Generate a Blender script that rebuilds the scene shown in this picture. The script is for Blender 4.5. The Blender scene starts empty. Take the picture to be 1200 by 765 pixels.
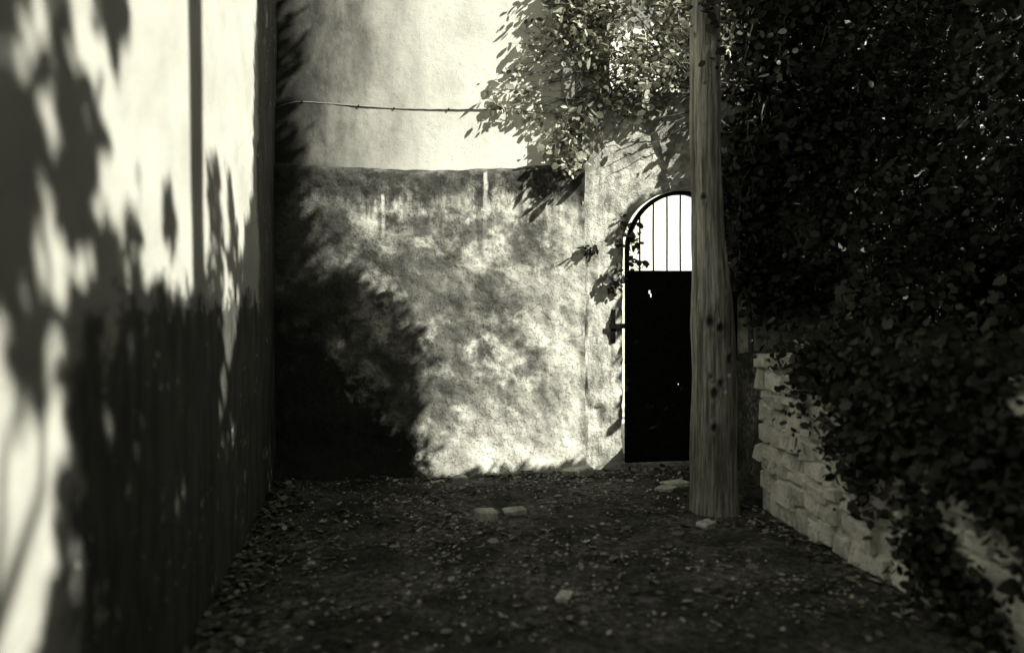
import bpy, bmesh, math, random
import numpy as np
from mathutils import Vector, Matrix, noise as mnoise

random.seed(7); RNG = np.random.default_rng(11)
SC = bpy.context.scene
COL = SC.collection
R = math.radians

# ------------------------------------------------------------------ camera
cam = bpy.data.cameras.new('camera'); camo = bpy.data.objects.new('camera', cam); COL.objects.link(camo)
cam.lens = 28.0; cam.sensor_width = 36.0; cam.shift_y = -0.0379
cam.clip_start = 0.05; cam.clip_end = 1000
camo.location = (0, 0, 1.6); camo.rotation_euler = (R(90), 0, -math.atan(154/933))
cam.dof.use_dof = True; cam.dof.focus_distance = 6.6; cam.dof.aperture_fstop = 0.7
SC.camera = camo

# ------------------------------------------------------------------ sky and sun
SUN_EL, SUN_BACK = R(40), R(30)          # height; how far behind the alley's cross axis
S = Vector((math.cos(SUN_EL)*math.cos(SUN_BACK), -math.cos(SUN_EL)*math.sin(SUN_BACK), math.sin(SUN_EL)))
world = bpy.data.worlds.new('World'); SC.world = world; world.use_nodes = True
nt = world.node_tree; nt.nodes.clear()
sky = nt.nodes.new('ShaderNodeTexSky'); sky.sky_type = 'NISHITA'; sky.sun_disc = False
sky.sun_elevation = SUN_EL; sky.sun_rotation = math.atan2(S.x, S.y)
hs = nt.nodes.new('ShaderNodeHueSaturation'); hs.inputs['Saturation'].default_value = 0.0
tint = nt.nodes.new('ShaderNodeMix'); tint.data_type = 'RGBA'; tint.blend_type = 'MULTIPLY'
tint.inputs[0].default_value = 1.0; tint.inputs[7].default_value = (1, 0.99, 0.84, 1)
bg = nt.nodes.new('ShaderNodeBackground'); bg.inputs[1].default_value = 0.05
wo = nt.nodes.new('ShaderNodeOutputWorld')
nt.links.new(sky.outputs[0], hs.inputs['Color']); nt.links.new(hs.outputs[0], tint.inputs[6])
nt.links.new(tint.outputs[2], bg.inputs[0]); nt.links.new(bg.outputs[0], wo.inputs[0])
sl = bpy.data.lights.new('sun', 'SUN'); sl.energy = 5.0; sl.angle = R(0.45); sl.color = (1, 0.985, 0.84)
slo = bpy.data.objects.new('sun', sl); COL.objects.link(slo); slo.location = (12, -6, 12)
slo.rotation_euler = S.to_track_quat('Z', 'Y').to_euler()

SC.view_settings.view_transform = 'Standard'; SC.view_settings.look = 'None'
SC.view_settings.gamma = 1.0; SC.view_settings.use_curve_mapping = False
SC.view_settings.exposure = 1.15
SC.render.engine = 'CYCLES'
SC.cycles.use_denoising = True
SC.cycles.max_bounces = 10; SC.cycles.diffuse_bounces = 6; SC.cycles.sample_clamp_indirect = 8

# ------------------------------------------------------------------ layout of the alley (metres)
XL, YB, XR = -0.86, 6.81, 2.70            # left wall, back wall, stone wall on the right

# ------------------------------------------------------------------ helpers
def link(o, parent=None):
    COL.objects.link(o)
    if parent is not None: o.parent = parent
    return o
def tag(o, label=None, cat=None, group=None, kind=None):
    if label: o['label'] = label
    if cat: o['category'] = cat
    if group: o['group'] = group
    if kind: o['kind'] = kind
    return o
def empty(name, loc, label, cat, group=None):
    o = bpy.data.objects.new(name, None); o.location = loc; o.empty_display_size = 0.1
    COL.objects.link(o); return tag(o, label, cat, group)
def mesh_obj(name, verts, faces, m, parent=None, smooth=True, attrs=None):
    me = bpy.data.meshes.new(name); me.from_pydata([tuple(v) for v in verts], [], faces); me.update()
    if smooth: me.polygons.foreach_set('use_smooth', [True]*len(me.polygons))
    for k, arr in (attrs or {}).items():
        at = me.attributes.new(k, 'FLOAT', 'POINT'); at.data.foreach_set('value', np.asarray(arr, dtype=np.float32))
    me.materials.append(m)
    o = bpy.data.objects.new(name, me); link(o, parent)
    if parent is not None:
        o.matrix_parent_inverse = Matrix.Translation(-Vector(parent.location))
    return o
def quads_obj(name, V, F, m, parent=None, attrs=None, smooth=False):
    """V (n,3) float, F (k,4) int arrays: the fast way for leaves."""
    me = bpy.data.meshes.new(name)
    me.vertices.add(len(V)); me.vertices.foreach_set('co', np.asarray(V, dtype=np.float32).ravel())
    k = len(F); me.loops.add(4*k); me.loops.foreach_set('vertex_index', np.asarray(F, dtype=np.int32).ravel())
    me.polygons.add(k); me.polygons.foreach_set('loop_start', np.arange(0, 4*k, 4, dtype=np.int32))
    me.update(calc_edges=True)
    for kk, arr in (attrs or {}).items():
        at = me.attributes.new(kk, 'FLOAT', 'POINT'); at.data.foreach_set('value', np.asarray(arr, dtype=np.float32))
    if smooth: me.polygons.foreach_set('use_smooth', [True]*k)
    me.materials.append(m); me.validate()
    o = bpy.data.objects.new(name, me); link(o, parent)
    if parent is not None: o.matrix_parent_inverse = Matrix.Translation(-Vector(parent.location))
    return o
def box_vf(x0, x1, y0, y1, z0, z1):
    v = [(x0,y0,z0),(x1,y0,z0),(x1,y1,z0),(x0,y1,z0),(x0,y0,z1),(x1,y0,z1),(x1,y1,z1),(x0,y1,z1)]
    f = [(3,2,1,0),(4,5,6,7),(0,1,5,4),(1,2,6,5),(2,3,7,6),(3,0,4,7)]
    return v, f
def box(name, b, m, parent=None, bevel=0.0):
    v, f = box_vf(*b); o = mesh_obj(name, v, f, m, parent, smooth=False)
    if bevel:
        bm = bmesh.new(); bm.from_mesh(o.data)
        bmesh.ops.bevel(bm, geom=bm.edges[:], offset=bevel, segments=2, affect='EDGES'); bm.to_mesh(o.data); bm.free()
    return o
def tube_vf(pts, rad, seg=8, jit=0.0):
    pts = [Vector(p) for p in pts]; n = len(pts); V = []; F = []
    rad = rad if hasattr(rad, '__len__') else [rad]*n
    up = Vector((0.13, 0.21, 0.97))
    for i, p in enumerate(pts):
        t = (pts[min(i+1, n-1)] - pts[max(i-1, 0)]).normalized()
        a = t.cross(up if abs(t.dot(up)) < 0.95 else Vector((1, 0, 0))).normalized(); b = t.cross(a)
        for k in range(seg):
            th = 2*math.pi*k/seg
            r = rad[i]*(1 + (random.uniform(-jit, jit) if jit else 0))
            V.append(p + (a*math.cos(th) + b*math.sin(th))*r)
    for i in range(n-1):
        for k in range(seg):
            F.append((i*seg+k, i*seg+(k+1) % seg, (i+1)*seg+(k+1) % seg, (i+1)*seg+k))
    F.append(tuple(range(seg-1, -1, -1))); F.append(tuple((n-1)*seg+k for k in range(seg)))
    return V, F
def merge(parts):
    V = []; F = []
    for v, f in parts:
        o = len(V); V += [tuple(x) for x in v]; F += [tuple(i+o for i in q) for q in f]
    return V, F
def fbm(x, y, z, oct=4):
    return mnoise.fractal(Vector((x, y, z)), 0.9, 2.0, oct)

# ------------------------------------------------------------------ materials
class NB:
    def __init__(s, name):
        s.m = bpy.data.materials.new(name); s.m.use_nodes = True; s.t = s.m.node_tree; s.t.nodes.clear()
        s.out = s.n('ShaderNodeOutputMaterial'); s.b = s.n('ShaderNodeBsdfPrincipled')
        s.l(s.b.outputs[0], s.out.inputs[0]); s.b.inputs['Specular IOR Level'].default_value = 0.25
        tc = s.n('ShaderNodeTexCoord'); s.co = tc.outputs['Object']
        g = s.n('ShaderNodeNewGeometry'); s.pos = g.outputs['Position']
        sp = s.n('ShaderNodeSeparateXYZ'); s.l(s.pos, sp.inputs[0]); s.x, s.y, s.z = sp.outputs
    def n(s, t): return s.t.nodes.new(t)
    def l(s, a, b):
        if isinstance(a, (int, float)): b.default_value = a
        elif isinstance(a, tuple): b.default_value = a
        else: s.t.links.new(a, b)
    def math(s, op, a, b=0.0, c=None, clamp=False):
        q = s.n('ShaderNodeMath'); q.operation = op; q.use_clamp = clamp
        s.l(a, q.inputs[0]); s.l(b, q.inputs[1])
        if c is not None: s.l(c, q.inputs[2])
        return q.outputs[0]
    def add(s, a, b): return s.math('ADD', a, b)
    def mul(s, a, b): return s.math('MULTIPLY', a, b)
    def sub(s, a, b): return s.math('SUBTRACT', a, b)
    def step(s, v, lo, hi):
        q = s.n('ShaderNodeMapRange'); q.interpolation_type = 'SMOOTHSTEP'; q.clamp = True
        s.l(v, q.inputs[0]); s.l(lo, q.inputs[1]); s.l(hi, q.inputs[2]); return q.outputs[0]
    def noise(s, scale, detail=4, rough=0.55, stretch=None, off=0.0, dist=0.0):
        mp = s.n('ShaderNodeMapping'); s.l(s.pos, mp.inputs[0])
        mp.inputs['Location'].default_value = (off, off*1.7, off*0.6)
        if stretch: mp.inputs['Scale'].default_value = stretch
        q = s.n('ShaderNodeTexNoise'); s.l(mp.outputs[0], q.inputs['Vector'])
        q.inputs['Scale'].default_value = scale; q.inputs['Detail'].default_value = detail
        q.inputs['Roughness'].default_value = rough; q.inputs['Distortion'].default_value = dist
        return q.outputs[0]
    def voro(s, scale, feature='F1', stretch=None):
        mp = s.n('ShaderNodeMapping'); s.l(s.pos, mp.inputs[0])
        if stretch: mp.inputs['Scale'].default_value = stretch
        q = s.n('ShaderNodeTexVoronoi'); q.feature = feature; s.l(mp.outputs[0], q.inputs['Vector'])
        q.inputs['Scale'].default_value = scale; return q.outputs['Distance']
    def mixf(s, f, a, b):
        q = s.n('ShaderNodeMix'); q.data_type = 'FLOAT'; s.l(f, q.inputs[0]); s.l(a, q.inputs[2]); s.l(b, q.inputs[3]); return q.outputs[0]
    def grey(s, v, tint=(1.0, 0.995, 0.92)):
        """one tone of grey, a little warm, into the base colour"""
        q = s.n('ShaderNodeCombineColor')
        for i, t in enumerate(tint): s.l(s.mul(v, t), q.inputs[i])
        s.l(q.outputs[0], s.b.inputs['Base Color'])
    def bump(s, h, strength=0.5, dist=0.01):
        q = s.n('ShaderNodeBump'); q.inputs['Strength'].default_value = strength; q.inputs['Distance'].default_value = dist
        s.l(h, q.inputs['Height']); s.l(q.outputs[0], s.b.inputs['Normal'])
    def rough(s, v): s.l(v, s.b.inputs['Roughness'])
    def attr(s, name):
        q = s.n('ShaderNodeAttribute'); q.attribute_name = name; return q.outputs['Fac']

def mat_white_render(name='whitewashed_render', dark_foot=False):
    n = NB(name)
    v = n.mixf(n.step(n.noise(2.2, 5, 0.6), 0.35, 0.7), 0.37, 0.46)
    v = n.sub(v, n.mul(n.step(n.noise(35, 3, 0.6, off=3), 0.62, 0.75), 0.10))
    if dark_foot:
        # cast shade painted over the foot of the wall, ragged, with pale sun flecks
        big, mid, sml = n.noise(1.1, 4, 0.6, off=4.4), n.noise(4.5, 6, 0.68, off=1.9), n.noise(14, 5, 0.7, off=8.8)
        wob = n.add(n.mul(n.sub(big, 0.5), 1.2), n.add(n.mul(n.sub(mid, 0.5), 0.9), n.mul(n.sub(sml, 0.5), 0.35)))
        amt = n.step(n.add(n.z, wob), 1.66, 1.46)
        amt = n.mul(amt, n.step(n.add(n.y, n.mul(n.sub(mid, 0.5), 0.8)), 2.32, 2.55))
        corner_shade = n.step(n.add(n.y, n.mul(wob, 0.35)), 5.86, 6.02)      # shade of the corner, painted down the wall's far end
        amt = n.math('MAXIMUM', amt, n.mul(corner_shade, 0.93))
        flecks = n.step(n.add(n.mul(mid, 0.5), n.mul(sml, 0.5)), 0.585, 0.62)  # pale flecks painted in where sun would break the shade
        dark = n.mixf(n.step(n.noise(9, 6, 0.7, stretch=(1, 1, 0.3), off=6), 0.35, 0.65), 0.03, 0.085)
        v = n.mixf(n.mul(amt, n.sub(1.0, n.mul(flecks, 0.8))), v, dark)
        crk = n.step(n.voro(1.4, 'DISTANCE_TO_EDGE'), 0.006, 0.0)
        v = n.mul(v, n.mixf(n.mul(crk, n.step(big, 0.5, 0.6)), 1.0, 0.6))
    n.grey(v); n.rough(0.85)
    n.bump(n.add(n.noise(7, 5, 0.6), n.mul(n.noise(90, 3, 0.6), 0.25)), 0.5, 0.016)
    return n.m
def mat_upper_wall():
    n = NB('old_house_render')
    v = n.mixf(n.step(n.noise(1.5, 6, 0.65, off=5), 0.28, 0.60), 0.52, 0.70)
    # shade on the corner side painted into the render as grey streaks
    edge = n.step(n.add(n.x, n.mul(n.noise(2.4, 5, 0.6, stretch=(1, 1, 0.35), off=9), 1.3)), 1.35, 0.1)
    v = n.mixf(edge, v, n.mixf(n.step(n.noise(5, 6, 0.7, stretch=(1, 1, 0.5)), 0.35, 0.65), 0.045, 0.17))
    corner_shade = n.step(n.add(n.x, n.mul(n.sub(n.noise(3, 5, 0.65, stretch=(1, 1, 0.4), off=11), 0.5), 0.9)), -0.35, -0.75)  # darkest shade of the corner, painted down the left end
    v = n.mixf(n.mul(corner_shade, 0.9), v, 0.03)
    v = n.mul(v, n.mixf(n.step(n.noise(55, 3, 0.7), 0.60, 0.68), 1.0, 0.72))
    # a darker line of dirt along the foot where the garden wall meets it
    n.grey(v); n.rough(0.9)
    n.bump(n.add(n.noise(14, 5, 0.6), n.mul(n.noise(120, 3, 0.6), 0.4)), 0.5, 0.01)
    return n.m
def mat_stained_plaster(name='stained_plaster'):
    n = NB(name)
    big = n.noise(1.25, 3, 0.5, off=2.3)
    mid = n.noise(4.2, 5, 0.6, off=7.1, dist=0.25)
    sml = n.noise(11, 6, 0.68, off=12.4)
    fine = n.noise(48, 5, 0.72)
    mott = n.add(n.add(n.mul(big, 0.30), n.mul(mid, 0.40)), n.mul(sml, 0.30))
    v = n.mixf(n.step(mott, 0.44, 0.57), 0.13, 0.70)
    pat = n.add(n.mul(n.noise(2.3, 6, 0.62, off=17.5), 0.7), n.mul(sml, 0.3))
    v = n.mixf(n.mul(n.step(pat, 0.475, 0.575), 0.82), v, 0.065)
    flake = n.step(n.add(n.mul(n.noise(3.1, 7, 0.66, off=28.0), 0.8), n.mul(sml, 0.2)), 0.515, 0.53)
    # broad grey band across the middle of the wall
    band = n.mul(n.step(n.z, 1.12, 1.5), n.step(n.z, 1.95, 1.55))
    band = n.mul(n.mul(band, n.step(n.x, 0.0, 0.5)), n.step(n.add(mid, n.mul(n.sub(sml, 0.5), 0.8)), 0.40, 0.56))
    v = n.mixf(n.mul(band, 0.72), v, 0.12)
    # black mould along the crown of the wall with short runs below it
    run = n.noise(7, 5, 0.65, stretch=(1, 1, 0.16), off=4)
    crown = n.step(n.add(n.z, n.add(n.mul(n.sub(run, 0.5), 0.9), n.mul(n.sub(mid, 0.5), 0.5))), 2.20, 2.44)
    v = n.mixf(n.mul(crown, 0.95), v, n.mixf(n.step(sml, 0.45, 0.68), 0.03, 0.15))
    # thin dark drips that start at the ledge
    drip = n.mul(n.step(n.noise(15, 4, 0.6, stretch=(1, 1, 0.05), off=33), 0.54, 0.66), n.step(n.add(n.z, n.mul(n.sub(n.noise(6, 3, 0.5, stretch=(1, 1, 0.1), off=40), 0.5), 1.6)), 1.7, 2.4))
    v = n.mixf(n.mul(drip, 0.65), v, 0.08)
    # nearly black patch with a ragged edge in the foot of the corner
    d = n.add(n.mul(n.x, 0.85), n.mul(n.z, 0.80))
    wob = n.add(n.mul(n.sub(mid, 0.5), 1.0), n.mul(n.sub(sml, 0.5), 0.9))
    dark_foot = n.step(n.add(d, wob), 0.62, 0.36)
    v = n.mixf(dark_foot, v, 0.02)
    # shade painted into the plaster, thickening towards the corner
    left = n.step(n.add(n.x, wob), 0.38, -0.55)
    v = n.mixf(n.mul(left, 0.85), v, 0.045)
    # lime bloom near the foot on the right
    lime = n.mul(n.step(n.add(n.z, n.mul(n.sub(mid, 0.5), 1.4)), 0.75, 0.15), n.step(n.x, 0.2, 1.0))
    v = n.mixf(n.mul(lime, 0.75), v, 0.76)
    lime2 = n.mul(n.step(n.add(n.x, n.mul(n.sub(sml, 0.5), 0.9)), 1.30, 1.70), n.step(n.z, 2.45, 2.1))
    v = n.mixf(n.mul(lime2, 0.65), v, 0.76)
    # two pale lime runs
    for (sx, z0, z1, w) in ((0.89, 2.0, 2.57, 0.026), (0.02, 1.9, 2.36, 0.02)):
        dx = n.math('ABSOLUTE', n.sub(n.add(n.x, n.mul(n.sub(sml, 0.5), 0.05)), sx))
        st = n.mul(n.step(dx, w, w*0.3), n.mul(n.step(n.z, z0, z1), n.step(n.z, z1+0.04, z1)))
        v = n.mixf(n.mul(st, 0.85), v, 0.7)
    v = n.mul(v, n.mixf(n.step(fine, 0.54, 0.64), 1.0, 0.42))
    crk = n.step(n.voro(2.3, 'DISTANCE_TO_EDGE'), 0.008, 0.0)
    v = n.mul(v, n.mixf(n.mul(crk, n.step(big, 0.45, 0.6)), 1.0, 0.5))
    n.grey(v); n.rough(0.95)
    v2 = n.add(n.mul(n.noise(13, 7, 0.62), 1.0), n.mul(n.noise(110, 4, 0.7), 0.3))
    n.bump(n.add(v2, n.mul(flake, 0.7)), 0.85, 0.016)
    return n.m
def mat_rough_cast():
    n = NB('rough_cast')
    mid = n.noise(6, 7, 0.66, off=1.1, dist=0.5)
    v = n.mixf(n.step(mid, 0.34, 0.62), 0.34, 0.72)
    fine = n.noise(38, 5, 0.7)
    v = n.mul(v, n.mixf(n.step(fine, 0.52, 0.66), 1.0, 0.6))
    up = n.mul(n.step(n.add(n.z, n.mul(n.sub(mid, 0.5), 1.4)), 2.45, 2.75), n.step(n.noise(3.6, 5, 0.6, off=31), 0.44, 0.56))
    v = n.mixf(n.mul(up, 0.7), v, 0.16)
    crk = n.step(n.voro(5.5, 'DISTANCE_TO_EDGE', stretch=(1, 1, 0.8)), 0.018, 0.0)
    v = n.mul(v, n.mixf(crk, 1.0, 0.6))
    n.grey(v); n.rough(0.95)
    n.bump(n.add(n.noise(26, 6, 0.7, dist=0.4), n.mul(n.noise(110, 3, 0.7), 0.35)), 1.0, 0.022)
    return n.m
def mat_stone():
    n = NB('limestone')
    oi = n.n('ShaderNodeObjectInfo')
    mid = n.noise(9, 7, 0.66, dist=0.4)
    v = n.mixf(n.step(mid, 0.33, 0.58), 0.55, 0.88)
    v = n.mul(v, n.mixf(oi.outputs['Random'], 0.82, 1.0))
    v = n.mul(v, n.mixf(n.step(n.noise(60, 4, 0.7), 0.55, 0.66), 1.0, 0.55))
    n.grey(v); n.rough(0.92); n.bump(n.add(n.noise(24, 6, 0.7), n.mul(n.noise(100, 3, 0.6), 0.3)), 0.9, 0.015)
    return n.m
def mat_plain(name, val, rough=0.9, nscale=20, amp=0.4, bump=0.4, metal=0.0):
    n = NB(name)
    v = n.mixf(n.step(n.noise(nscale, 5, 0.65), 0.3, 0.7), val*(1-amp), val*(1+amp))
    n.grey(v); n.rough(rough); n.b.inputs['Metallic'].default_value = metal; n.b.inputs['Specular IOR Level'].default_value = 0.08
    n.bump(n.noise(nscale*4, 4, 0.65), bump, 0.006)
    return n.m
def mat_soil():
    n = NB('dark_earth')
    v = n.mixf(n.step(n.noise(3.0, 6, 0.65), 0.35, 0.7), 0.05, 0.17)
    dust = n.mul(n.step(n.noise(1.7, 6, 0.65, off=14), 0.46, 0.62), n.step(n.noise(17, 5, 0.7, off=9), 0.42, 0.60))
    v = n.mixf(n.mul(dust, 0.8), v, 0.36)
    v = n.mixf(n.step(n.noise(70, 4, 0.7, off=6), 0.62, 0.72), v, 0.34)
    v = n.mul(v, n.mixf(n.step(n.noise(28, 5, 0.7, off=2), 0.40, 0.56), 0.4, 1.0))
    n.grey(v); n.rough(1.0)
    n.bump(n.add(n.noise(30, 6, 0.7), n.mul(n.noise(120, 4, 0.7), 0.4)), 1.0, 0.03)
    return n.m
def mat_wood():
    n = NB('weathered_timber')
    g = n.noise(38, 6, 0.65, stretch=(1, 1, 0.035))
    g2 = n.noise(120, 4, 0.6, stretch=(1, 1, 0.05), off=3)
    b = n.noise(3.5, 5, 0.6, stretch=(1, 1, 0.5), off=8)
    v = n.mixf(n.step(g, 0.36, 0.62), 0.15, 0.44)
    v = n.mul(v, n.mixf(n.step(g2, 0.38, 0.58), 0.68, 1.05))
    v = n.mul(v, n.mixf(n.step(b, 0.3, 0.7), 0.65, 1.15))
    v = n.mixf(n.attr('knot'), v, 0.02)
    v = n.mixf(n.mul(n.step(n.noise(15, 5, 0.65, stretch=(1, 1, 0.5), off=15), 0.66, 0.74), 0.7), v, 0.03)
    n.grey(v, (1, 0.985, 0.88)); n.rough(0.85)
    n.bump(n.add(g, n.mul(g2, 0.4)), 0.9, 0.012)
    return n.m
def mat_leaf(name, lo, hi, trans=0.25):
    n = NB(name)
    a = n.attr('tone')
    v = n.mixf(a, lo, hi)
    n.grey(v, (1, 1, 0.86)); n.rough(0.6); n.b.inputs['Specular IOR Level'].default_value = 0.25
    if trans:
        tr = n.n('ShaderNodeBsdfTranslucent'); mx = n.n('ShaderNodeMixShader'); mx.inputs[0].default_value = trans
        q = n.n('ShaderNodeCombineColor')
        for i, t in enumerate((1, 1, 0.8)): n.l(n.mul(v, t), q.inputs[i])
        n.l(q.outputs[0], tr.inputs[0]); n.l(n.b.outputs[0], mx.inputs[1]); n.l(tr.outputs[0], mx.inputs[2])
        n.l(mx.outputs[0], n.out.inputs[0])
    return n.m

M_white = mat_white_render(); M_white_shade = mat_white_render('limewash_with_painted_shade', True); M_upper = mat_upper_wall(); M_plaster = mat_stained_plaster()
M_rough = mat_rough_cast(); M_stone = mat_stone(); M_soil = mat_soil(); M_wood = mat_wood()
M_mortar = mat_plain('old_mortar', 0.16, 1.0, 14, 0.5, 0.8)
M_lime = mat_plain('lime_mortar', 0.5, 1.0, 16, 0.45, 1.0)
M_iron = mat_plain('black_iron', 0.007, 0.9, 25, 0.5, 0.4)
M_bars = mat_plain('grey_iron_bar', 0.03, 0.6, 25, 0.5, 0.4)
M_bark = mat_plain('bark', 0.07, 0.95, 9, 0.5, 1.0)
M_twig = mat_plain('dry_twig', 0.09, 0.9, 30, 0.5, 0.4)
M_cable = mat_plain('cable_sheath', 0.22, 0.6, 10, 0.3, 0.1)
M_box = mat_plain('grey_box_paint', 0.26, 0.6, 6, 0.15, 0.1)
M_pave = mat_plain('pale_paving', 0.72, 0.9, 5, 0.15, 0.3)
M_leaf = mat_leaf('leaf_tree', 0.02, 0.06, 0.10)
M_rose = mat_leaf('leaf_climber', 0.05, 0.80, 0.25)
M_ivy = mat_leaf('leaf_ivy', 0.02, 0.075, 0.12)
M_litter = mat_leaf('leaf_litter', 0.03, 0.50, 0.0)
M_pale = mat_plain('pale_stone', 0.50, 0.9, 18, 0.35, 0.7)

# ------------------------------------------------------------------ the ground
def ground_z(x, y):
    f = max(0.0, min(1.0, (9 - abs(y-4))/3))*max(0.0, min(1.0, (4.5-abs(x-1))/1.2))
    return (0.030*fbm(x*0.9, y*0.9, 0.3, 3) + 0.012*fbm(x*6, y*6, 2.2, 3))*f
xs = [-300, -60, -12, -3] + list(np.arange(-1.0, 3.2, 0.045)) + [4, 6, 10, 20, 60, 300]
ys = [-300, -60, -12, -3, 0, 1] + list(np.arange(1.6, 7.3, 0.045)) + [8, 9.5, 12, 20, 60, 300]
V = [(x, y, ground_z(x, y)) for y in ys for x in xs]
nx = len(xs)
F = [(j*nx+i, j*nx+i+1, (j+1)*nx+i+1, (j+1)*nx+i) for j in range(len(ys)-1) for i in range(nx-1)]
tag(mesh_obj('ground', V, F, M_soil), 'dark bare earth of the alley floor', kind='structure')
v, f = box_vf(1.4, 14, 7.25, 15.9, -0.2, 0.035)
tag(mesh_obj('courtyard_paving', v, f, M_pave, smooth=False), 'pale sunlit paving beyond the gate', kind='structure')
# raised earth bank held by the stone wall
bx_ = list(np.arange(3.0, 9.01, 0.3)); by_ = list(np.arange(-5, 6.61, 0.3))
V = [(x, y, 1.02 + 0.12*fbm(x*1.3, y*1.3, 5, 3) + 0.10*(x-3.0)) for y in by_ for x in bx_]
nb = len(bx_)
F = [(j*nb+i, j*nb+i+1, (j+1)*nb+i+1, (j+1)*nb+i) for j in range(len(by_)-1) for i in range(nb-1)]
base = len(V); rim = [i for i in range(nb)] + [j*nb+nb-1 for j in range(1, len(by_))] + [(len(by_)-1)*nb+i for i in range(nb-2, -1, -1)] + [j*nb for j in range(len(by_)-2, 0, -1)]
V += [(V[i][0], V[i][1], -0.2) for i in rim]
for k in range(len(rim)):
    k2 = (k+1) % len(rim); F.append((rim[k2], rim[k], base+k, base+k2))
tag(mesh_obj('earth_bank', V, F, M_soil), 'dark earth bank behind the stone wall', kind='structure')

# ------------------------------------------------------------------ house on the left
house = empty('house', (-3.5, 1, 0), 'whitewashed house wall on the left, dappled by tree shadows', 'house')
def wall_grid(u0, u1, v0, v1, du, fn, flip=False):
    us = np.linspace(u0, u1, max(2, int(round((u1-u0)/du))+1)); vs = np.linspace(v0, v1, max(2, int(round((v1-v0)/du))+1))
    V = [fn(u, w) for w in vs for u in us]; n = len(us)
    F = [(j*n+i, j*n+i+1, (j+1)*n+i+1, (j+1)*n+i) for j in range(len(vs)-1) for i in range(n-1)]
    if flip: F = [q[::-1] for q in F]
    return V, F
g = wall_grid(-9, 6.95, -0.2, 6.4, 0.12, lambda y, z: (XL + 0.012*fbm(y*0.8, z*0.8, 1.5, 3), y, z))
b_ = box_vf(-7, XL-0.03, -9, 6.95, -0.2, 6.38)
mesh_obj('wall', *merge([g, b_]), M_white_shade, house)
rv = [(-7.2, -9.3, 6.4), (-0.55, -9.3, 6.4), (-0.55, 7.2, 6.4), (-7.2, 7.2, 6.4), (-7.2, -9.3, 6.52), (-0.55, -9.3, 6.52), (-0.55, 7.2, 6.52), (-7.2, 7.2, 6.52), (-3.9, -9.3, 7.9), (-3.9, 7.2, 7.9)]
rf = [(3,2,1,0),(0,1,5,4),(1,2,6,5),(2,3,7,6),(3,0,4,7),(4,5,8),(5,6,9,8),(6,7,9),(7,4,8,9)]
mesh_obj('roof', rv, rf, M_box, house, smooth=False)

# ------------------------------------------------------------------ house behind the garden wall
bh = empty('house', (0.5, 9, 0), 'tall pale rendered house rising behind the stained garden wall', 'house')
g = wall_grid(-1.2, 2.02, 2.2, 6.2, 0.08, lambda x, z: (x, YB+0.07+0.010*fbm(x*1.1, z*1.1, 8, 3), z))
b_ = box_vf(-6, 2.0, YB+0.12, 11, -0.2, 6.18)
mesh_obj('wall', *merge([g, b_]), M_upper, bh)
mesh_obj('roof', *box_vf(-6.2, 2.15, YB-0.12, 11.2, 6.22, 6.4), M_box, bh, smooth=False)

# ------------------------------------------------------------------ garden wall with its gateway
gw = empty('garden_wall', (1.0, YB+0.15, 0), 'stained peeling plaster garden wall with an arched gateway', 'garden wall')
def crown_z(x): return 2.645 - 0.035*math.sin((x+0.9)/2.65*math.pi) + 0.05*max(0, x-0.6) + 0.012*fbm(x*4, 0, 3, 3)
def lump(x, z):
    d = 0.030*fbm(x*1.1, z*1.1, 0.7, 2) + 0.022*fbm(x*3.6, z*3.6, 4.7, 4)
    r = mnoise.ridged_multi_fractal(Vector((x*1.8+5, z*1.8, 1.2)), 0.9, 2.1, 4, 0.9, 2.0)
    return d - 0.008*r
us = np.arange(-1.0, 1.775, 0.018); vs = np.linspace(0, 1, 150)
V = []; 
for w in vs:
    for x in us:
        top = crown_z(x); z = -0.1 + w*(top+0.1)
        rnd = max(0.0, 1-(top-z)/0.05)
        bow = 0.05*max(0, 1-z/0.35)**2 + 0.014*max(0, 1-(1.775-x)/0.05)
        V.append((x, YB - lump(x, z) + 0.06*rnd*rnd - bow, z))
n = len(us); F = [(j*n+i, j*n+i+1, (j+1)*n+i+1, (j+1)*n+i) for j in range(len(vs)-1) for i in range(n-1)]
# the top slopes back to the house
o_ = len(V); V += [(x, YB+0.30, crown_z(x)+0.03) for x in us]
F += [((len(vs)-1)*n+i, (len(vs)-1)*n+i+1, o_+i+1, o_+i) for i in range(n-1)]
mesh_obj('plaster_panel', V, F, M_plaster, gw)
mesh_obj('wall_core', *box_vf(-1.0, 1.75, YB+0.08, YB+0.28, -0.2, 2.5), M_mortar, gw, smooth=False)

# gate surround: rough cast, arched opening
GX0, GX1, GSP = 2.125, 3.205, 1.93
GC, GR = (GX0+GX1)/2, (GX1-GX0)/2
inner = [(GX0, -0.1 + (GSP+0.1)*k/44) for k in range(44)]
inner += [(GC - GR*math.cos(math.pi*k/60), GSP + GR*math.sin(math.pi*k/60)) for k in range(61)]
inner += [(GX1, GSP - (GSP+0.1)*k/44) for k in range(1, 45)]
OX0, OX1, OZ = 1.757, 6.9, 3.35
def outer_pt(k):
    x, z = inner[k]
    if k < 44: return (OX0, z)
    if k > 104: return (OX1, z)
    a = (k-44)/60
    # run along left side, top, right side
    zz = [(OX0, GSP), (OX0, OZ+0.0), (GC, OZ+0.0), (OX1, OZ-0.4), (OX1, GSP)]
    if a < 0.22: t = a/0.22; p, q = zz[0], zz[1]
    elif a < 0.5: t = (a-0.22)/0.28; p, q = zz[1], zz[2]
    elif a < 0.8: t = (a-0.5)/0.3; p, q = zz[2], zz[3]
    else: t = (a-0.8)/0.2; p, q = zz[3], zz[4]
    return (p[0]+(q[0]-p[0])*t, p[1]+(q[1]-p[1])*t)
rings = list(np.linspace(0, 1, 42)**1.5)
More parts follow.
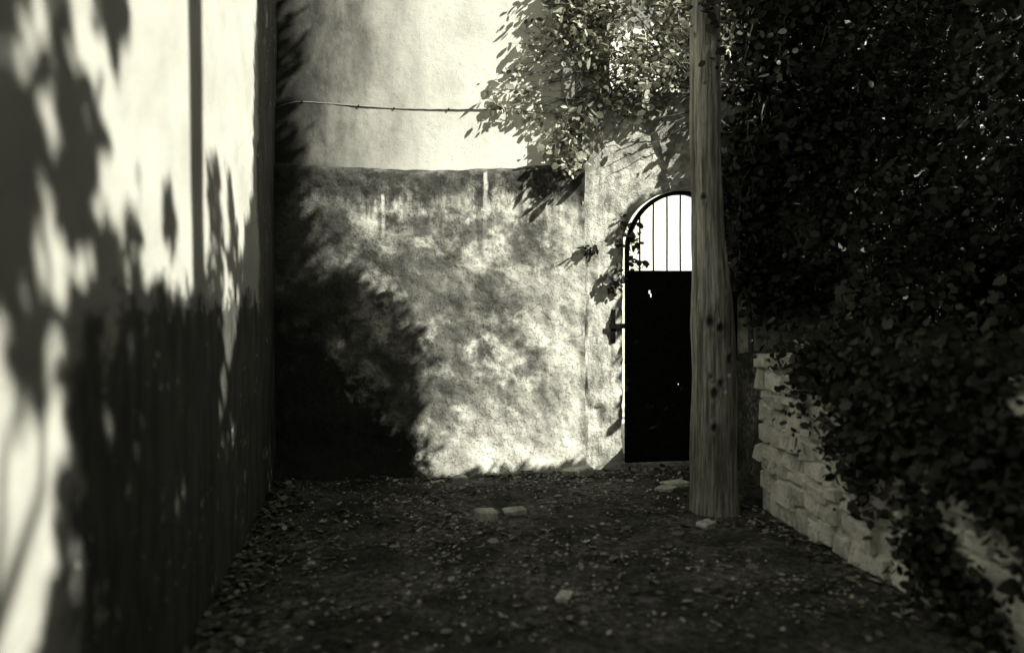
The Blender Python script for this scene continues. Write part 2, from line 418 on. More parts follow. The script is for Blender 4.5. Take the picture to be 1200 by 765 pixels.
V = []
for t in rings:
    for k, (x, z) in enumerate(inner):
        ox, oz = outer_pt(k); X = x+(ox-x)*t; Z = z+(oz-z)*t
        edge = math.exp(-t*9)
        d = -0.004 + 0.020*fbm(X*4.5, Z*4.5, 9, 5) + 0.012*fbm(X*14, Z*14, 1, 3)
        if X < OX0+0.03: d = -0.012 + 0.008*fbm(X*4, Z*6, 2, 3)
        jx = 0.012*fbm(X*7, Z*7, 6, 3)*edge
        V.append((X+jx, YB - d + 0.02*edge*edge, Z))
n = len(inner)
F = [(j*n+i, (j+1)*n+i, (j+1)*n+i+1, j*n+i+1) for j in range(len(rings)-1) for i in range(n-1)]
F = [q[::-1] for q in F]
# reveal of the opening and outer rim go back into the wall
o1 = len(V); V += [(V[k][0], YB+0.24, V[k][2]) for k in range(n)]
F += [(k, k+1, o1+k+1, o1+k) for k in range(n-1)]
o2 = len(V); lastr = (len(rings)-1)*n
V += [(V[lastr+k][0], YB+0.24, V[lastr+k][2]) for k in range(n)]
F += [(lastr+k+1, lastr+k, o2+k, o2+k+1) for k in range(n-1)]
F += [(o1+k, o1+k+1, o2+k+1, o2+k) for k in range(n-1)]
mesh_obj('gate_surround', V, F, M_rough, gw)

# ------------------------------------------------------------------ wall far beyond the gate
fw = empty('courtyard_wall', (6, 16, 0), 'blinding white sunlit wall seen through the gate bars', 'wall')
mesh_obj('wall', *box_vf(0.5, 15, 16, 16.4, -0.1, 7.0), M_pave, fw, smooth=False)

# ------------------------------------------------------------------ the gate
gate = empty('gate', (GC, YB+0.03, 0), 'black iron gate with arched barred top beside the timber post', 'gate')
gy0, gy1 = YB+0.015, YB+0.045
gx0, gx1 = GX0+0.027, GX1-0.003
GT = 1.752
def panel_with_holes(x0, x1, z0, z1, holes):
    xc = sorted({x0, x1} | {h[0] for h in holes} | {h[1] for h in holes}); zc = sorted({z0, z1} | {h[2] for h in holes} | {h[3] for h in holes})
    bm = bmesh.new(); grid = {}
    for i, x in enumerate(xc):
        for j, z in enumerate(zc): grid[i, j] = bm.verts.new((x, gy0, z))
    for i in range(len(xc)-1):
        for j in range(len(zc)-1):
            cx, cz = (xc[i]+xc[i+1])/2, (zc[j]+zc[j+1])/2
            if any(h[0] < cx < h[1] and h[2] < cz < h[3] for h in holes): continue
            bm.faces.new((grid[i, j], grid[i+1, j], grid[i+1, j+1], grid[i, j+1]))
    r = bmesh.ops.extrude_face_region(bm, geom=bm.faces[:])
    for e in r['geom']:
        if isinstance(e, bmesh.types.BMVert): e.co.y = gy1-0.012
    bmesh.ops.recalc_face_normals(bm, faces=bm.faces[:])
    me = bpy.data.meshes.new('panel'); bm.to_mesh(me); bm.free(); return me
me = panel_with_holes(gx0, gx1, 0.045, GT, [(2.365, 2.385, 1.545, 1.575), (2.380, 2.396, 1.515, 1.546), (2.640, 2.652, 0.725, 0.739)])
me.materials.append(M_iron); po = bpy.data.objects.new('panel', me); link(po, gate); po.matrix_parent_inverse = Matrix.Translation(-Vector(gate.location))
mesh_obj('rail', *box_vf(gx0, gx1, gy0-0.012, gy1+0.004, GT-0.035, GT), M_iron, gate, smooth=False)
mesh_obj('rail', *box_vf(gx0, gx1, gy0-0.012, gy1+0.004, 0.045, 0.10), M_iron, gate, smooth=False)
for x in (gx0, gx1-0.032):
    mesh_obj('stile', *box_vf(x, x+0.032, gy0-0.006, gy1+0.008, 0.10, GSP), M_iron, gate, smooth=False)
# arched frame of flat iron
gc, gr = (gx0+gx1)/2, (gx1-gx0)/2
V = []; F = []
for k in range(41):
    th = math.pi*k/40
    for (r, y) in ((gr, gy0-0.006), (gr-0.036, gy0-0.006), (gr-0.036, gy1+0.008), (gr, gy1+0.008)):
        V.append((gc - r*math.cos(th), y, GSP + (r+0.016*math.sin(th))*math.sin(th)))
for k in range(40):
    for q in range(4): F.append((k*4+q, k*4+(q+1) % 4, (k+1)*4+(q+1) % 4, (k+1)*4+q))
F += [(3, 2, 1, 0), (160, 161, 162, 163)]
mesh_obj('arch_frame', V, F, M_iron, gate, smooth=False)
for k in range(1, 8):
    x = gx0 + (gx1-gx0)*k/7.6 - 0.003 if False else gx0 + 0.127*k + 0.008
    if x > gx1-0.05: break
    top = GSP + 0.012 + math.sqrt(max(0.0, (gr-0.02)**2 - (x-gc)**2))
    mesh_obj('bar', *tube_vf([(x, (gy0+gy1)/2, GT-0.01), (x+random.uniform(-.003, .003), (gy0+gy1)/2, (GT+top)/2), (x, (gy0+gy1)/2, top)], 0.0085, 8), M_bars, gate)
hz = 1.26
hi = mesh_obj('hinge', *box_vf(2.010, 2.052, YB-0.008, YB+0.010, hz-0.15, hz+0.15), M_iron, gate, smooth=False)
def sub(name, vf, parent, m):
    o = mesh_obj(name, vf[0], vf[1], m, None, smooth=False); o.parent = parent
    o.matrix_parent_inverse = (parent.matrix_parent_inverse.inverted() @ Matrix.Translation(Vector((0, 0, 0)))) if False else Matrix.Identity(4)
    return o
sub('hinge_arm', box_vf(1.992, gx0+0.02, YB-0.022, YB-0.0085, hz-0.022, hz+0.022), hi, M_iron)
sub('hinge_pin', box_vf(2.022, 2.040, YB+0.0105, YB+0.06, hz-0.012, hz+0.012), hi, M_iron)

# ------------------------------------------------------------------ timber post
PX, PY = 2.375, 5.42
def post():
    knots = [(-2.10, 1.36, .035), (-1.62, 1.32, .026), (-2.15, 0.98, .014), (-1.72, 0.93, .022), (-1.98, 0.86, .030), (-2.0, 0.62, .022),
             (-2.2, 2.24, .020), (-1.2, 1.1, .03), (0.3, 1.4, .04), (1.6, 0.9, .03)]
    seg, rings = 72, 240; H = 3.76; V = []; F = []; K = []
    for j in range(rings+1):
        z = -0.15 + (H+0.15)*j/rings
        r0 = float(np.interp(z, [0, 0.9, 1.5, 1.9, 2.6, 3.8], [0.170, 0.160, 0.138, 0.118, 0.106, 0.100]))
        lean = -(0.170-r0)*0.92
        r0 += 0.006*max(0, 1-z/0.25)**2 + 0.008*math.exp(-((z-1.35)/0.25)**2)
        cx = PX + lean + 0.010*math.sin(z*1.7); cy = PY + 0.006*math.sin(z*2.3)
        for k in range(seg):
            th = 2*math.pi*k/seg
            d = 0.016*fbm(math.cos(th)*1.6, math.sin(th)*1.6, z*0.9, 4) + 0.006*fbm(math.cos(th)*9, math.sin(th)*9, z*0.8+4, 4)
            kn = 0.0
            for (ka, kz, ks) in knots:
                da = (th-ka+math.pi) % (2*math.pi) - math.pi
                q = math.hypot(da*r0, (z-kz)*0.8)/ks
                if q < 2.6:
                    d += 0.008*math.exp(-(q-1.3)**2*2.2) - 0.016*math.exp(-q*q*1.6); kn = max(kn, math.exp(-q**4*0.9))
            # long drying crack left of the middle
            da = (th-(-2.42+0.05*math.sin(z*5))+math.pi) % (2*math.pi) - math.pi
            if 1.25 < z < 1.75:
                c = math.exp(-(da*r0/0.010)**2)*math.sin((z-1.25)/0.5*math.pi); d -= 0.02*c; kn = max(kn, c*0.8)
            r = r0+d
            V.append((cx+math.cos(th)*r, cy+math.sin(th)*r, z)); K.append(min(1, kn))
    for j in range(rings):
        for k in range(seg): F.append((j*seg+k, j*seg+(k+1) % seg, (j+1)*seg+(k+1) % seg, (j+1)*seg+k))
    F.append(tuple(rings*seg+k for k in range(seg)))
    o = mesh_obj('timber_post', V, F, M_wood, None, attrs={'knot': K})
    return tag(o, 'weathered knotty timber post standing in front of the gate', 'post')
post()

# ------------------------------------------------------------------ stone wall on the right
sw = empty('stone_wall', (XR, 4.0, 0), 'low rubble stone wall running along the right of the alley', 'stone wall')
stone_meshes = []
srs = random.Random(9)
for q in range(14):
    bm = bmesh.new(); bmesh.ops.create_cube(bm, size=1.0)
    for vv in bm.verts: vv.co += Vector((srs.uniform(-.10, .10), srs.uniform(-.17, .10), srs.uniform(-.17, .12)))
    bmesh.ops.bevel(bm, geom=bm.edges[:], offset=srs.uniform(0.07, 0.13), segments=1, affect='EDGES', clamp_overlap=True)
    bmesh.ops.triangulate(bm, faces=bm.faces[:])
    for vv in bm.verts: vv.co += Vector([srs.uniform(-.025, .025) for _ in range(3)])
    me = bpy.data.meshes.new('stone'); bm.to_mesh(me); bm.free()
    me.materials.append(M_stone); stone_meshes.append(me)
rs = random.Random(5)
def stone(c, dims, amt=0.05):
    o = bpy.data.objects.new('stone', rs.choice(stone_meshes)); o.location = c; o.scale = dims
    o.rotation_euler = (rs.uniform(-amt, amt), rs.uniform(-amt, amt), rs.uniform(-amt, amt)+rs.choice((0, math.pi)))
    link(o, sw); o.matrix_parent_inverse = Matrix.Translation(-Vector(sw.location))
z = 0.0
while z < 1.06:
    h = rs.uniform(0.085, 0.17)
    if z + h > 1.10: h = 1.14 - z
    y = 5.45 - rs.uniform(0, 0.04)
    while y > 2.3:
        w = rs.uniform(0.09, 0.27)
        stone((XR+0.15+rs.uniform(-0.02, 0.025), y-w/2, z+h/2+rs.uniform(-.02, .02)), (0.30, w*0.97, h*rs.uniform(0.85, 1.02)), 0.07)
        y -= w
    z += h
for yy in np.arange(2.4, 5.4, 0.26):
    stone((XR+0.38, yy, 1.07+rs.uniform(-.03, .03)), (0.30, 0.28, 0.20), 0.15)
mesh_obj('mortar_core', *box_vf(XR+0.035, XR+0.5, 2.3, 5.40, -0.1, 1.06), M_lime, sw, smooth=False)

# ------------------------------------------------------------------ leaves
LT = np.array([(0, 0, 0), (.28, .27, .05), (.68, .24, .05), (1, 0, -.02), (.68, -.24, .05), (.28, -.27, .05)])
LF = np.array([(0, 3, 2, 1), (0, 5, 4, 3)])
def leaf_cloud(P, size, rng, droop=0.3, width=1.0, flat=0.0, D=None):
    """one folded leaf of two quads at each point"""
    n = len(P)
    d = rng.normal(size=(n, 3)); d[:, 2] = d[:, 2]*(1-flat)*0.7 - droop
    if D is not None: d = d*0.55 + D
    d /= np.linalg.norm(d, axis=1, keepdims=True)
    u = rng.normal(size=(n, 3)); 
    if flat: u[:, 2] += 3*flat*np.sign(u[:, 2]+1.2)
    b = np.cross(d, u); b /= np.linalg.norm(b, axis=1, keepdims=True)+1e-9; c = np.cross(b, d)
    s = size*np.clip(rng.lognormal(-0.08, 0.32, n), 0.4, 1.9)
    V = P[:, None, :] + s[:, None, None]*(LT[None, :, 0:1]*d[:, None, :] + LT[None, :, 1:2]*width*b[:, None, :] + LT[None, :, 2:3]*c[:, None, :])
    F = (np.arange(n)[:, None, None]*6 + LF[None]).reshape(-1, 4)
    tone = np.repeat(np.clip(rng.beta(1.6, 2.6, n), 0, 1), 6)
    return V.reshape(-1, 3), F, tone
def foliage(name, P, size, m, parent, rng=RNG, **kw):
    V, F, t = leaf_cloud(np.asarray(P, dtype=float), size, rng, **kw)
    return tag(quads_obj(name, V, F, m, parent, {'tone': t}), kind='stuff')
def limb(a, b, r0, r1, wob=0.12, n=9, seg=8):
    a, b = Vector(a), Vector(b); L = (b-a).length; ph = random.uniform(0, 50); pts = []
    for i in range(n):
        t = i/(n-1); p = a.lerp(b, t)
        w = wob*L*math.sin(math.pi*t) if wob else 0
        p += Vector((fbm(t*2+ph, 0, 0, 2), fbm(0, t*2+ph, 3, 2), fbm(7, 0, t*2+ph, 2)*0.6))*w
        pts.append(p)
    return tube_vf(pts, [r0+(r1-r0)*i/(n-1) for i in range(n)], seg, 0.06), pts

# --- crowns are cut open so the sun reaches these chosen parts (metres on each wall)
LIT_L = [[(1.3, 1.6), (1.7, 1.5), (1.99, 1.44), (2.08, 1.39), (2.15, 1.3), (2.28, 1.3), (2.39, 1.43), (2.46, 1.57), (2.67, 1.62), (2.93, 1.61), (3.49, 1.61), (3.66, 1.5), (4.14, 1.67), (4.35, 1.83), (4.62, 1.78), (4.62, 1.3), (4.46, 0.86), (4.62, 0.92), (4.96, 1.28), (5.26, 1.8), (5.64, 2.22), (5.79, 3.2), (6.2, 6.4), (-1.0, 6.4), (-0.2, 3.6), (1.5, 3.3), (1.2, 2.6)],
         [(1.5, 1.44), (2.04, 1.37), (2.11, 1.2), (2.18, 1.33), (2.35, 1.46), (2.39, 1.26), (2.37, 0.98), (2.22, 0.66), (2.12, 0.42), (1.5, 0.63)],
         [(2.98, 0.98), (3.16, 1.0), (3.2, 1.16), (3.05, 1.14)], [(3.55, 0.62), (3.75, 0.62), (3.75, 0.78), (3.58, 0.8)], [(2.42, 0.72), (2.56, 0.74), (2.55, 0.92), (2.44, 0.9)], [(2.68, 1.06), (2.8, 1.08), (2.8, 1.22), (2.7, 1.2)], [(4.62, 0.55), (4.85, 0.6), (4.9, 0.85), (4.7, 0.8)], [(2.88, 1.36), (3.0, 1.36), (3.0, 1.46), (2.9, 1.46)]]
DARK_L = [[(1.84, 2.01), (2.08, 2.14), (2.17, 2.08), (2.29, 1.95), (2.38, 2.01), (2.49, 2.18), (2.73, 2.16), (2.65, 2.0), (2.6, 1.77), (2.51, 1.76), (2.44, 1.69), (2.38, 1.76), (2.28, 1.88), (2.2, 1.87), (2.12, 1.61), (1.84, 1.59)],
          [(2.23, 2.48), (2.38, 2.54), (2.35, 2.27), (2.29, 2.12), (2.22, 2.12)], [(2.61, 2.64), (2.89, 2.75), (2.9, 2.39), (2.78, 2.35), (2.67, 2.39)],
          [(2.36, 2.29), (2.47, 2.29), (2.51, 2.12), (2.44, 2.01), (2.37, 2.11)], [(1.84, 2.31), (2.1, 2.42), (2.09, 2.25), (2.01, 2.21), (1.84, 2.13)],
          [(2.08, 1.61), (2.25, 1.68), (2.36, 1.52), (2.28, 1.46), (2.17, 1.31), (2.09, 1.39)], [(2.61, 1.59), (2.67, 1.78), (2.79, 1.86), (2.88, 1.71), (2.93, 1.59)],
          [(2.88, 1.88), (3.04, 1.91), (3.08, 1.83), (2.97, 1.71), (2.9, 1.74)], [(3.36, 1.95), (3.55, 2.0), (3.58, 1.77), (3.47, 1.69)],
          [(4.22, 2.19), (4.48, 2.32), (4.62, 1.78), (4.26, 1.76)], [(4.7, 2.26), (4.83, 2.28), (5.26, 1.64), (4.77, 1.63)], [(3.04, 2.08), (3.15, 2.09), (3.11, 1.98), (3.02, 1.96)]]
def inside(poly, x, y):
    r = np.zeros(x.shape, bool); n = len(poly)
    for i in range(n):
        x0, y0 = poly[i]; x1, y1 = poly[(i+1) % n]
        if y0 == y1: continue
        r ^= ((y0 > y) != (y1 > y)) & (x < (x1-x0)*(y-y0)/(y1-y0)+x0)
    return r
def sun_hole(P, rng):
    """True where a leaf at P would stand in one of the gaps the sun comes through"""
    s = np.array(S); tl = (P[:, 0]-XL)/s[0]; tb = (YB-P[:, 1])/(-s[1])
    left = tl < tb; t = np.where(left, tl, tb); H = P - s*t[:, None]
    jit = rng.normal(0, 0.02, size=(len(P), 2))
    y, z = H[:, 1]+jit[:, 0], H[:, 2]+jit[:, 1]
    lit = np.zeros(len(P), bool)
    for oy, oz in ((0, 0), (.04, 0), (-.04, 0), (0, .045), (0, -.045)):
        l1 = np.any([inside(q, y+oy, z+oz) for q in LIT_L], axis=0)
        for d in DARK_L: l1 &= ~inside(d, y+oy, z+oz)
        lit |= l1
    x = H[:, 0] + jit[:, 0]
    edge = np.interp(H[:, 2], [0, 0.7, 1.15, 1.5, 1.85, 3.2, 6], [0.10, 0.08, 0.02, -0.12, -0.75, -0.85, -0.85]) + 0.05*np.sin(H[:, 2]*7.1)
    pr = np.clip((x-edge)/np.where(H[:, 2] < 1.9, 0.34, 0.3), 0, 1)*(x < np.interp(H[:, 2], [0, 2.3, 2.6], [2.17, 2.17, 2.95]))*(H[:, 2] < 6)
    litb = rng.random(len(P)) < pr
    low = H[:, 2] < -0.05
    return np.where(left, lit, litb) & ~low
TREES = [  # trunk foot, crown centre, crown radii, label
    ((4.7, 6.0), (4.6, 5.7, 4.2), (1.6, 1.0, 3.4), 'dark tree over the bank, nearest the garden wall'),
    ((5.65, 3.1), (4.9, 3.6, 4.9), (1.8, 1.7, 4.3), 'dark broad tree on the bank behind the stone wall'),
    ((4.6, 0.73), (5.0, 1.0, 5.2), (1.8, 1.9, 4.4), 'slender tall tree on the bank beside the near end of the alley'),
    ((5.2, -1.9), (4.9, -1.6, 5.2), (1.8, 1.9, 4.4), 'dark tree on the bank to the right of the camera'),
    ((5.1, -4.6), (4.9, -4.2, 5.0), (1.8, 1.9, 4.2), 'dark tree on the bank furthest back down the alley'),
    ((1.2, -5.6), (1.0, -5.4, 3.9), (2.8, 1.3, 4.2), 'unseen dense tree added behind the camera to block sky light'),  # out of view, added to cut the sky light from behind
]
TREES.append(((4.9, 8.0), (4.6, 7.9, 4.5), (2.5, 0.8, 1.8), 'dark tree in the courtyard beyond the garden wall'))
OVER = {3.1: ((2.0, 4.2, 8.0), (3.9, 3.4, 2.0)), -1.9: ((2.0, -1.6, 7.8), (3.9, 3.9, 2.0))}   # unseen boughs added over the alley to keep sky light out
for (tx, ty), cc, rr, lab in TREES:
    t = empty('tree', (tx, ty, 1.1 if 3 < tx and ty < 8 else 0.0), lab, 'tree', 'trees on the bank')
    slender = ty == 0.73
    H = 9.6 if slender else cc[2]+rr[2]*0.55
    top = (tx+0.05, ty+0.05, H)
    (vf, pts) = limb((tx, ty, 0.9 if 3 < tx and ty < 8 else -0.1), top, 0.15 if slender else 0.17, 0.115 if slender else 0.03, 0.035 if slender else 0.06, 22, 14)
    mesh_obj('trunk', *vf, M_bark, t)
    for k in range(9):
        p = pts[5+int(k*1.6)]; a = random.uniform(0, 6.28); q = p + Vector((math.cos(a)*rr[0]*0.7, math.sin(a)*rr[1]*0.7, random.uniform(0.2, 1.1)))
        if slender:
            if p.z > 6: continue
        if ty > 3 and sun_hole(np.array([p.lerp(q, u) for u in np.linspace(0, 1, 9)]), RNG).any(): continue
        bf, _ = limb(p, q, 0.045, 0.008, 0.18, 8, 6); mesh_obj('branch', *bf, M_bark, t)
    fineleaf = ty > 3
    vol = rr[0]*rr[1]*rr[2]
    nc = int(vol*(300 if ty == 8.0 else 165))
    C = RNG.normal(size=(nc, 3)); C /= np.linalg.norm(C, axis=1, keepdims=True); C *= (RNG.random(nc)**0.36)[:, None]
    C = C*np.array(rr) + np.array(cc)
    if ty in OVER:
        c2, r2 = OVER[ty]; n2 = int(r2[0]*r2[1]*r2[2]*110)
        D = RNG.normal(size=(n2, 3)); D /= np.linalg.norm(D, axis=1, keepdims=True); D *= (RNG.random(n2)**0.36)[:, None]
        C = np.concatenate([C, D*np.array(r2)+np.array(c2)]); nc += n2
        bf, _ = limb(pts[14], c2, 0.09, 0.02, 0.1, 12, 8); mesh_obj('added_bough', *bf, M_bark, t)
    P = (C[:, None, :] + RNG.normal(0, 0.10, size=(nc, 34 if fineleaf else 20, 3))).reshape(-1, 3)
    keep = ~sun_hole(P, RNG) & (P[:, 2] > 1.0) & ((P[:, 0] > 3.0) | (P[:, 2] > 5.2) | (P[:, 1] < -2)) & ((P[:, 1] < 6.55) | (ty == 8.0)) & ((P[:, 2] > 2.8) | (ty < 8.0))
    foliage('crown', P[keep], 0.066 if fineleaf else 0.098, M_leaf, t, width=1.15)

# --- unseen screen of leaves beyond the bank, added to block low sky light
hd = empty('added_hedge', (7.1, 0, 1.2), 'unseen dark foliage added beyond the bank to block low sky light', 'added_hedge')
P = np.stack([RNG.uniform(6.5, 7.6, 16000), RNG.uniform(-9, 6.6, 16000), RNG.uniform(1.1, 4.3, 16000)], 1)
P[:, 2] += 0.25*np.sin(P[:, 1]*1.7)
foliage('leaves', P[~sun_hole(P, RNG)], 0.13, M_leaf, hd, width=1.2)
mesh_obj('solid_core', *box_vf(6.85, 7.25, -8.9, 6.5, 1.0, 3.7), M_bark, hd, smooth=False)  # solid box inside the leaves, added to stop sky light
for yy in np.arange(-8.4, 6.5, 1.3):
    mesh_obj('stem', *limb((7.05, yy, 0.9), (7.05+random.uniform(-.1, .1), yy+0.1, 2.6), 0.05, 0.02, 0.08, 7, 6)[0], M_bark, hd)

# --- climber over the gate, lit by the gap
def climber(name, label, cat, root, tips, leafP, size, m, rng, rs_=0.012, **kw):
    t = empty(name, root, label, cat)
    for tip in tips:
        vf, pts = limb(root if len(tip) < 6 else tip[3:], tip[:3], rs_, 0.002, 0.14, 12, 5)
        mesh_obj('stem', *vf, M_twig, t)
    foliage('leaves', leafP, size, m, t, rng, **kw)
    return t
POLY = [(1.50, 3.5), (1.46, 3.74), (1.38, 4.4), (2.95, 4.5), (2.95, 3.15), (2.59, 2.97), (2.26, 3.03), (1.89, 3.05), (1.74, 2.68), (1.52, 2.57), (1.47, 2.75), (1.50, 2.95), (1.56, 3.1), (1.50, 3.25)]
rng = np.random.default_rng(3)
cx = rng.uniform(1.0, 2.95, 1500); cz = rng.uniform(2.5, 4.5, 1500)
dens = np.array([fbm(a*2.1, b*2.1, 3.3, 3) for a, b in zip(cx, cz)])
ok = inside(POLY, cx, cz) & (dens > np.where(cx > 1.7, -0.14, -0.02)) & (rng.random(1500) < 0.85)
C = np.stack([cx[ok]*1.035, np.where(cx[ok] < 1.98, rng.uniform(6.76, 6.86, ok.sum()), rng.uniform(6.66, 6.78, ok.sum())), 1.6+(cz[ok]-1.6)*1.04], 1)
extra = [(0.92, 3.2), (0.95, 3.12), (1.07, 3.39), (1.03, 3.30), (0.99, 3.06), (1.25, 3.68), (1.2, 3.6), (1.46, 3.72), (1.19, 3.09), (1.11, 3.04), (1.32, 2.85), (1.43, 2.79), (1.28, 3.23), (1.39, 3.31), (1.5, 2.58), (1.67, 2.62), (1.58, 2.56), (1.15, 3.45), (1.1, 3.2), (1.4, 3.55), (1.3, 3.6), (1.18, 3.3), (1.25, 3.1), (1.33, 3.4), (1.38, 3.05), (1.24, 2.98), (1.47, 3.45), (1.42, 2.68), (1.36, 3.75), (1.22, 3.8)]
E = np.array([(x*1.055, (rng.uniform(6.82, 6.86) if z > 2.7 else rng.uniform(6.66, 6.74)), 1.6+(z-1.6)*1.055) for x, z in extra])
leafP = np.concatenate([(C[:, None, :] + rng.normal(0, [0.075, 0.06, 0.07], size=(len(C), 15, 3))).reshape(-1, 3),
                        (E[:, None, :] + rng.normal(0, [0.055, 0.01, 0.05], size=(len(E), 12, 3))).reshape(-1, 3)])
leafP[:, 1] = np.minimum(leafP[:, 1], np.where((leafP[:, 2] > 2.75) & (leafP[:, 0] < 2), 6.865, 6.77))
root = (2.75, 6.62, 3.3)
tips = [tuple(e) for e in E] + [tuple(C[i]) for i in range(0, len(C), 14)]
tips = [tp + ((2.0+random.uniform(-.3, .5), 6.73, 3.4+random.uniform(-.2, .4)) if tp[0] < 1.9 else root) for tp in tips]
tips += [(1.5, 6.8, 3.1, 2.0, 6.74, 3.5), (2.0, 6.74, 3.5) + root, (2.3, 6.7, 3.6) + root, (2.16, 6.7, 2.76, 2.7, 6.68, 3.05), (2.05, 6.7, 2.82, 2.65, 6.68, 3.1), (2.1, 6.7, 3.02, 2.7, 6.68, 3.15)]
climber('climbing_plant', 'leafy climber spreading over the gate, its sprays against the pale wall', 'climber', root, tips, leafP, 0.058, M_rose, rng, 0.006, width=1.05)
# stem of that climber down to the ground behind the post
mesh_obj('stem', *limb((3.42, 6.62, 0.0), root, 0.03, 0.014, 0.10, 14, 7)[0], M_twig, bpy.data.objects['climbing_plant'])

# --- ivy hanging right of the post and over the wall
rng = np.random.default_rng(17)
def ivy(label, n, xr, yr, zr, size, shape, leaves=11, sig=0.09, hang=(), up=True):
    C = np.stack([rng.uniform(*xr, n), rng.uniform(*yr, n), rng.uniform(*zr, n)], 1)
    d = np.array([fbm(c[0]*1.9, c[1]*1.9, c[2]*1.4, 3) for c in C]); C = C[(d > -0.15) & shape(C)]
    P = (C[:, None, :] + rng.normal(0, sig, size=(len(C), leaves, 3))).reshape(-1, 3)
    HP = [P]
    rt = (sum(xr)/2, yr[1], zr[0]); 
    tp = [tuple(C[i]) + (C[i][0]+(random.uniform(-.05, .15) if up else random.uniform(.15, .45)), C[i][1]+random.uniform(-.15, .15), C[i][2]+(random.uniform(.25, .5) if up else -random.uniform(0, .15))) for i in range(0, len(C), 10)]
    for (a, b) in hang:
        tp.append(tuple(b)+tuple(a)); q = np.linspace(0.2, 1, 14)[:, None]; HP.append(np.array(a)*(1-q)+np.array(b)*q+rng.normal(0, 0.03, size=(14, 3)))
    return climber('ivy', label, 'ivy', rt, tp, np.concatenate(HP), size, M_ivy, rng, 0.008, width=1.25)
ivy('dark ivy hanging down the wall to the right of the post', 420, (3.05, 4.2), (6.5, 6.74), (1.35, 3.6), 0.07,
    lambda C: C[:, 2] > 1.1+0.55*np.abs(C[:, 0]-3.25), hang=[((3.16, 6.5, 3.05), (3.03, 6.48, 2.1)), ((3.06, 6.45, 2.3), (2.98, 6.42, 1.6)), ((3.3, 6.5, 3.2), (3.2, 6.5, 2.3))])
ivy('dark ivy and brambles spilling over the top of the stone wall', 420, (2.72, 3.8), (2.4, 5.6), (1.05, 1.75), 0.07,
    lambda C: C[:, 2] < 1.12+0.55*(C[:, 0]-2.68)+0.1, up=False)
ivy('dark ivy draped down the near half of the stone wall', 3200, (2.58, 2.72), (2.2, 5.3), (0.03, 1.25), 0.052,
    lambda C: (C[:, 2] > 0.62+(C[:, 1]-4.14)*np.where(C[:, 1] < 4.14, 0.85, 0.62)+rng.normal(0, 0.13, len(C))), leaves=8, sig=0.05, up=False)
ivy('thick ivy crowning the garden wall above the gate and beside the post', 900, (3.0, 5.2), (6.62, 7.1), (2.85, 4.7), 0.085, lambda C: C[:, 2] > 0)
ivy('leaves of a shoot wrapped round the top of the timber post', 60, (2.14, 2.62), (5.14, 5.26), (3.0, 3.7), 0.055, lambda C: C[:, 2] > 3.0+0.5*rng.random(len(C)), leaves=8, sig=0.06)
ivy('curtain of dark ivy hanging across the right side of the gate arch', 170, (2.95, 3.4), (6.58, 6.77), (1.62, 2.75), 0.06, lambda C: C[:, 2] > 0, leaves=10, sig=0.06)
ivy('mass of dark ivy covering the garden wall at the far right', 700, (4.0, 6.8), (5.9, 6.7), (1.0, 3.6), 0.09, lambda C: C[:, 2] > 0)
# small tufts growing on the gate's left jamb
for (x, z), lab, nn, sg in [((2.16, 2.05), 'tuft of ivy at the springing of the gate arch', 16, 0.06), ((2.03, 1.67), 'dark ivy clump on the jamb above the hinge', 12, 0.055),
                            ((1.80, 1.92), 'small sprig of leaves on the wall left of the arch', 5, 0.03), ((2.24, 1.78), 'little sprig growing over the gate rail', 4, 0.035)]:
    C = np.array([(x, 6.78, z)])+rng.normal(0, [sg, 0.010, sg], size=(nn, 3)); C[:, 1] = np.minimum(C[:, 1], 6.795)
    P = (C[:, None, :]+rng.normal(0, 0.018, size=(nn, 6, 3))).reshape(-1, 3)
    P[:, 1] = np.clip(P[:, 1], 6.75, 6.795)
    climber('ivy', lab, 'ivy', (x+0.03, 6.79, z-0.02), [tuple(c) for c in C], P, 0.05, M_ivy, rng, 0.004, width=1.2)

# ------------------------------------------------------------------ cable and junction box on the house wall
cb = empty('cable', (0.2, YB+0.04, 3.14), 'thin electric cable sagging across the pale house wall', 'cable')
pts = []
for i in range(60):
    t = i/59; x = -0.86+2.5*t
    z = 3.145 + 0.012*math.sin(t*9+1) - 0.01*t - (0.06*max(0, 1-t/0.07)**1.5) + 0.004*fbm(t*30, 0, 0, 2)
    pts.append((x, YB+0.066, z))
mesh_obj('wire', *tube_vf(pts, 0.0048, 6), M_cable, cb)
for i in (5, 16, 23, 34, 45):
    x, y, z = pts[i]; mesh_obj('clip', *box_vf(x-0.004, x+0.004, y-0.009, y+0.012, z-0.009, z+0.009), M_iron, cb, smooth=False)
jb = empty('junction_box', (1.62, YB+0.04, 3.35), 'grey box on the house wall half hidden by the climber', 'junction box')
box('case', (1.57, 1.68, YB-0.02, YB+0.06, 3.24, 3.52), M_box, jb, 0.006)
mesh_obj('lid', *box_vf(1.575, 1.675, YB-0.026, YB-0.0205, 3.245, 3.515), M_box, jb, smooth=False)

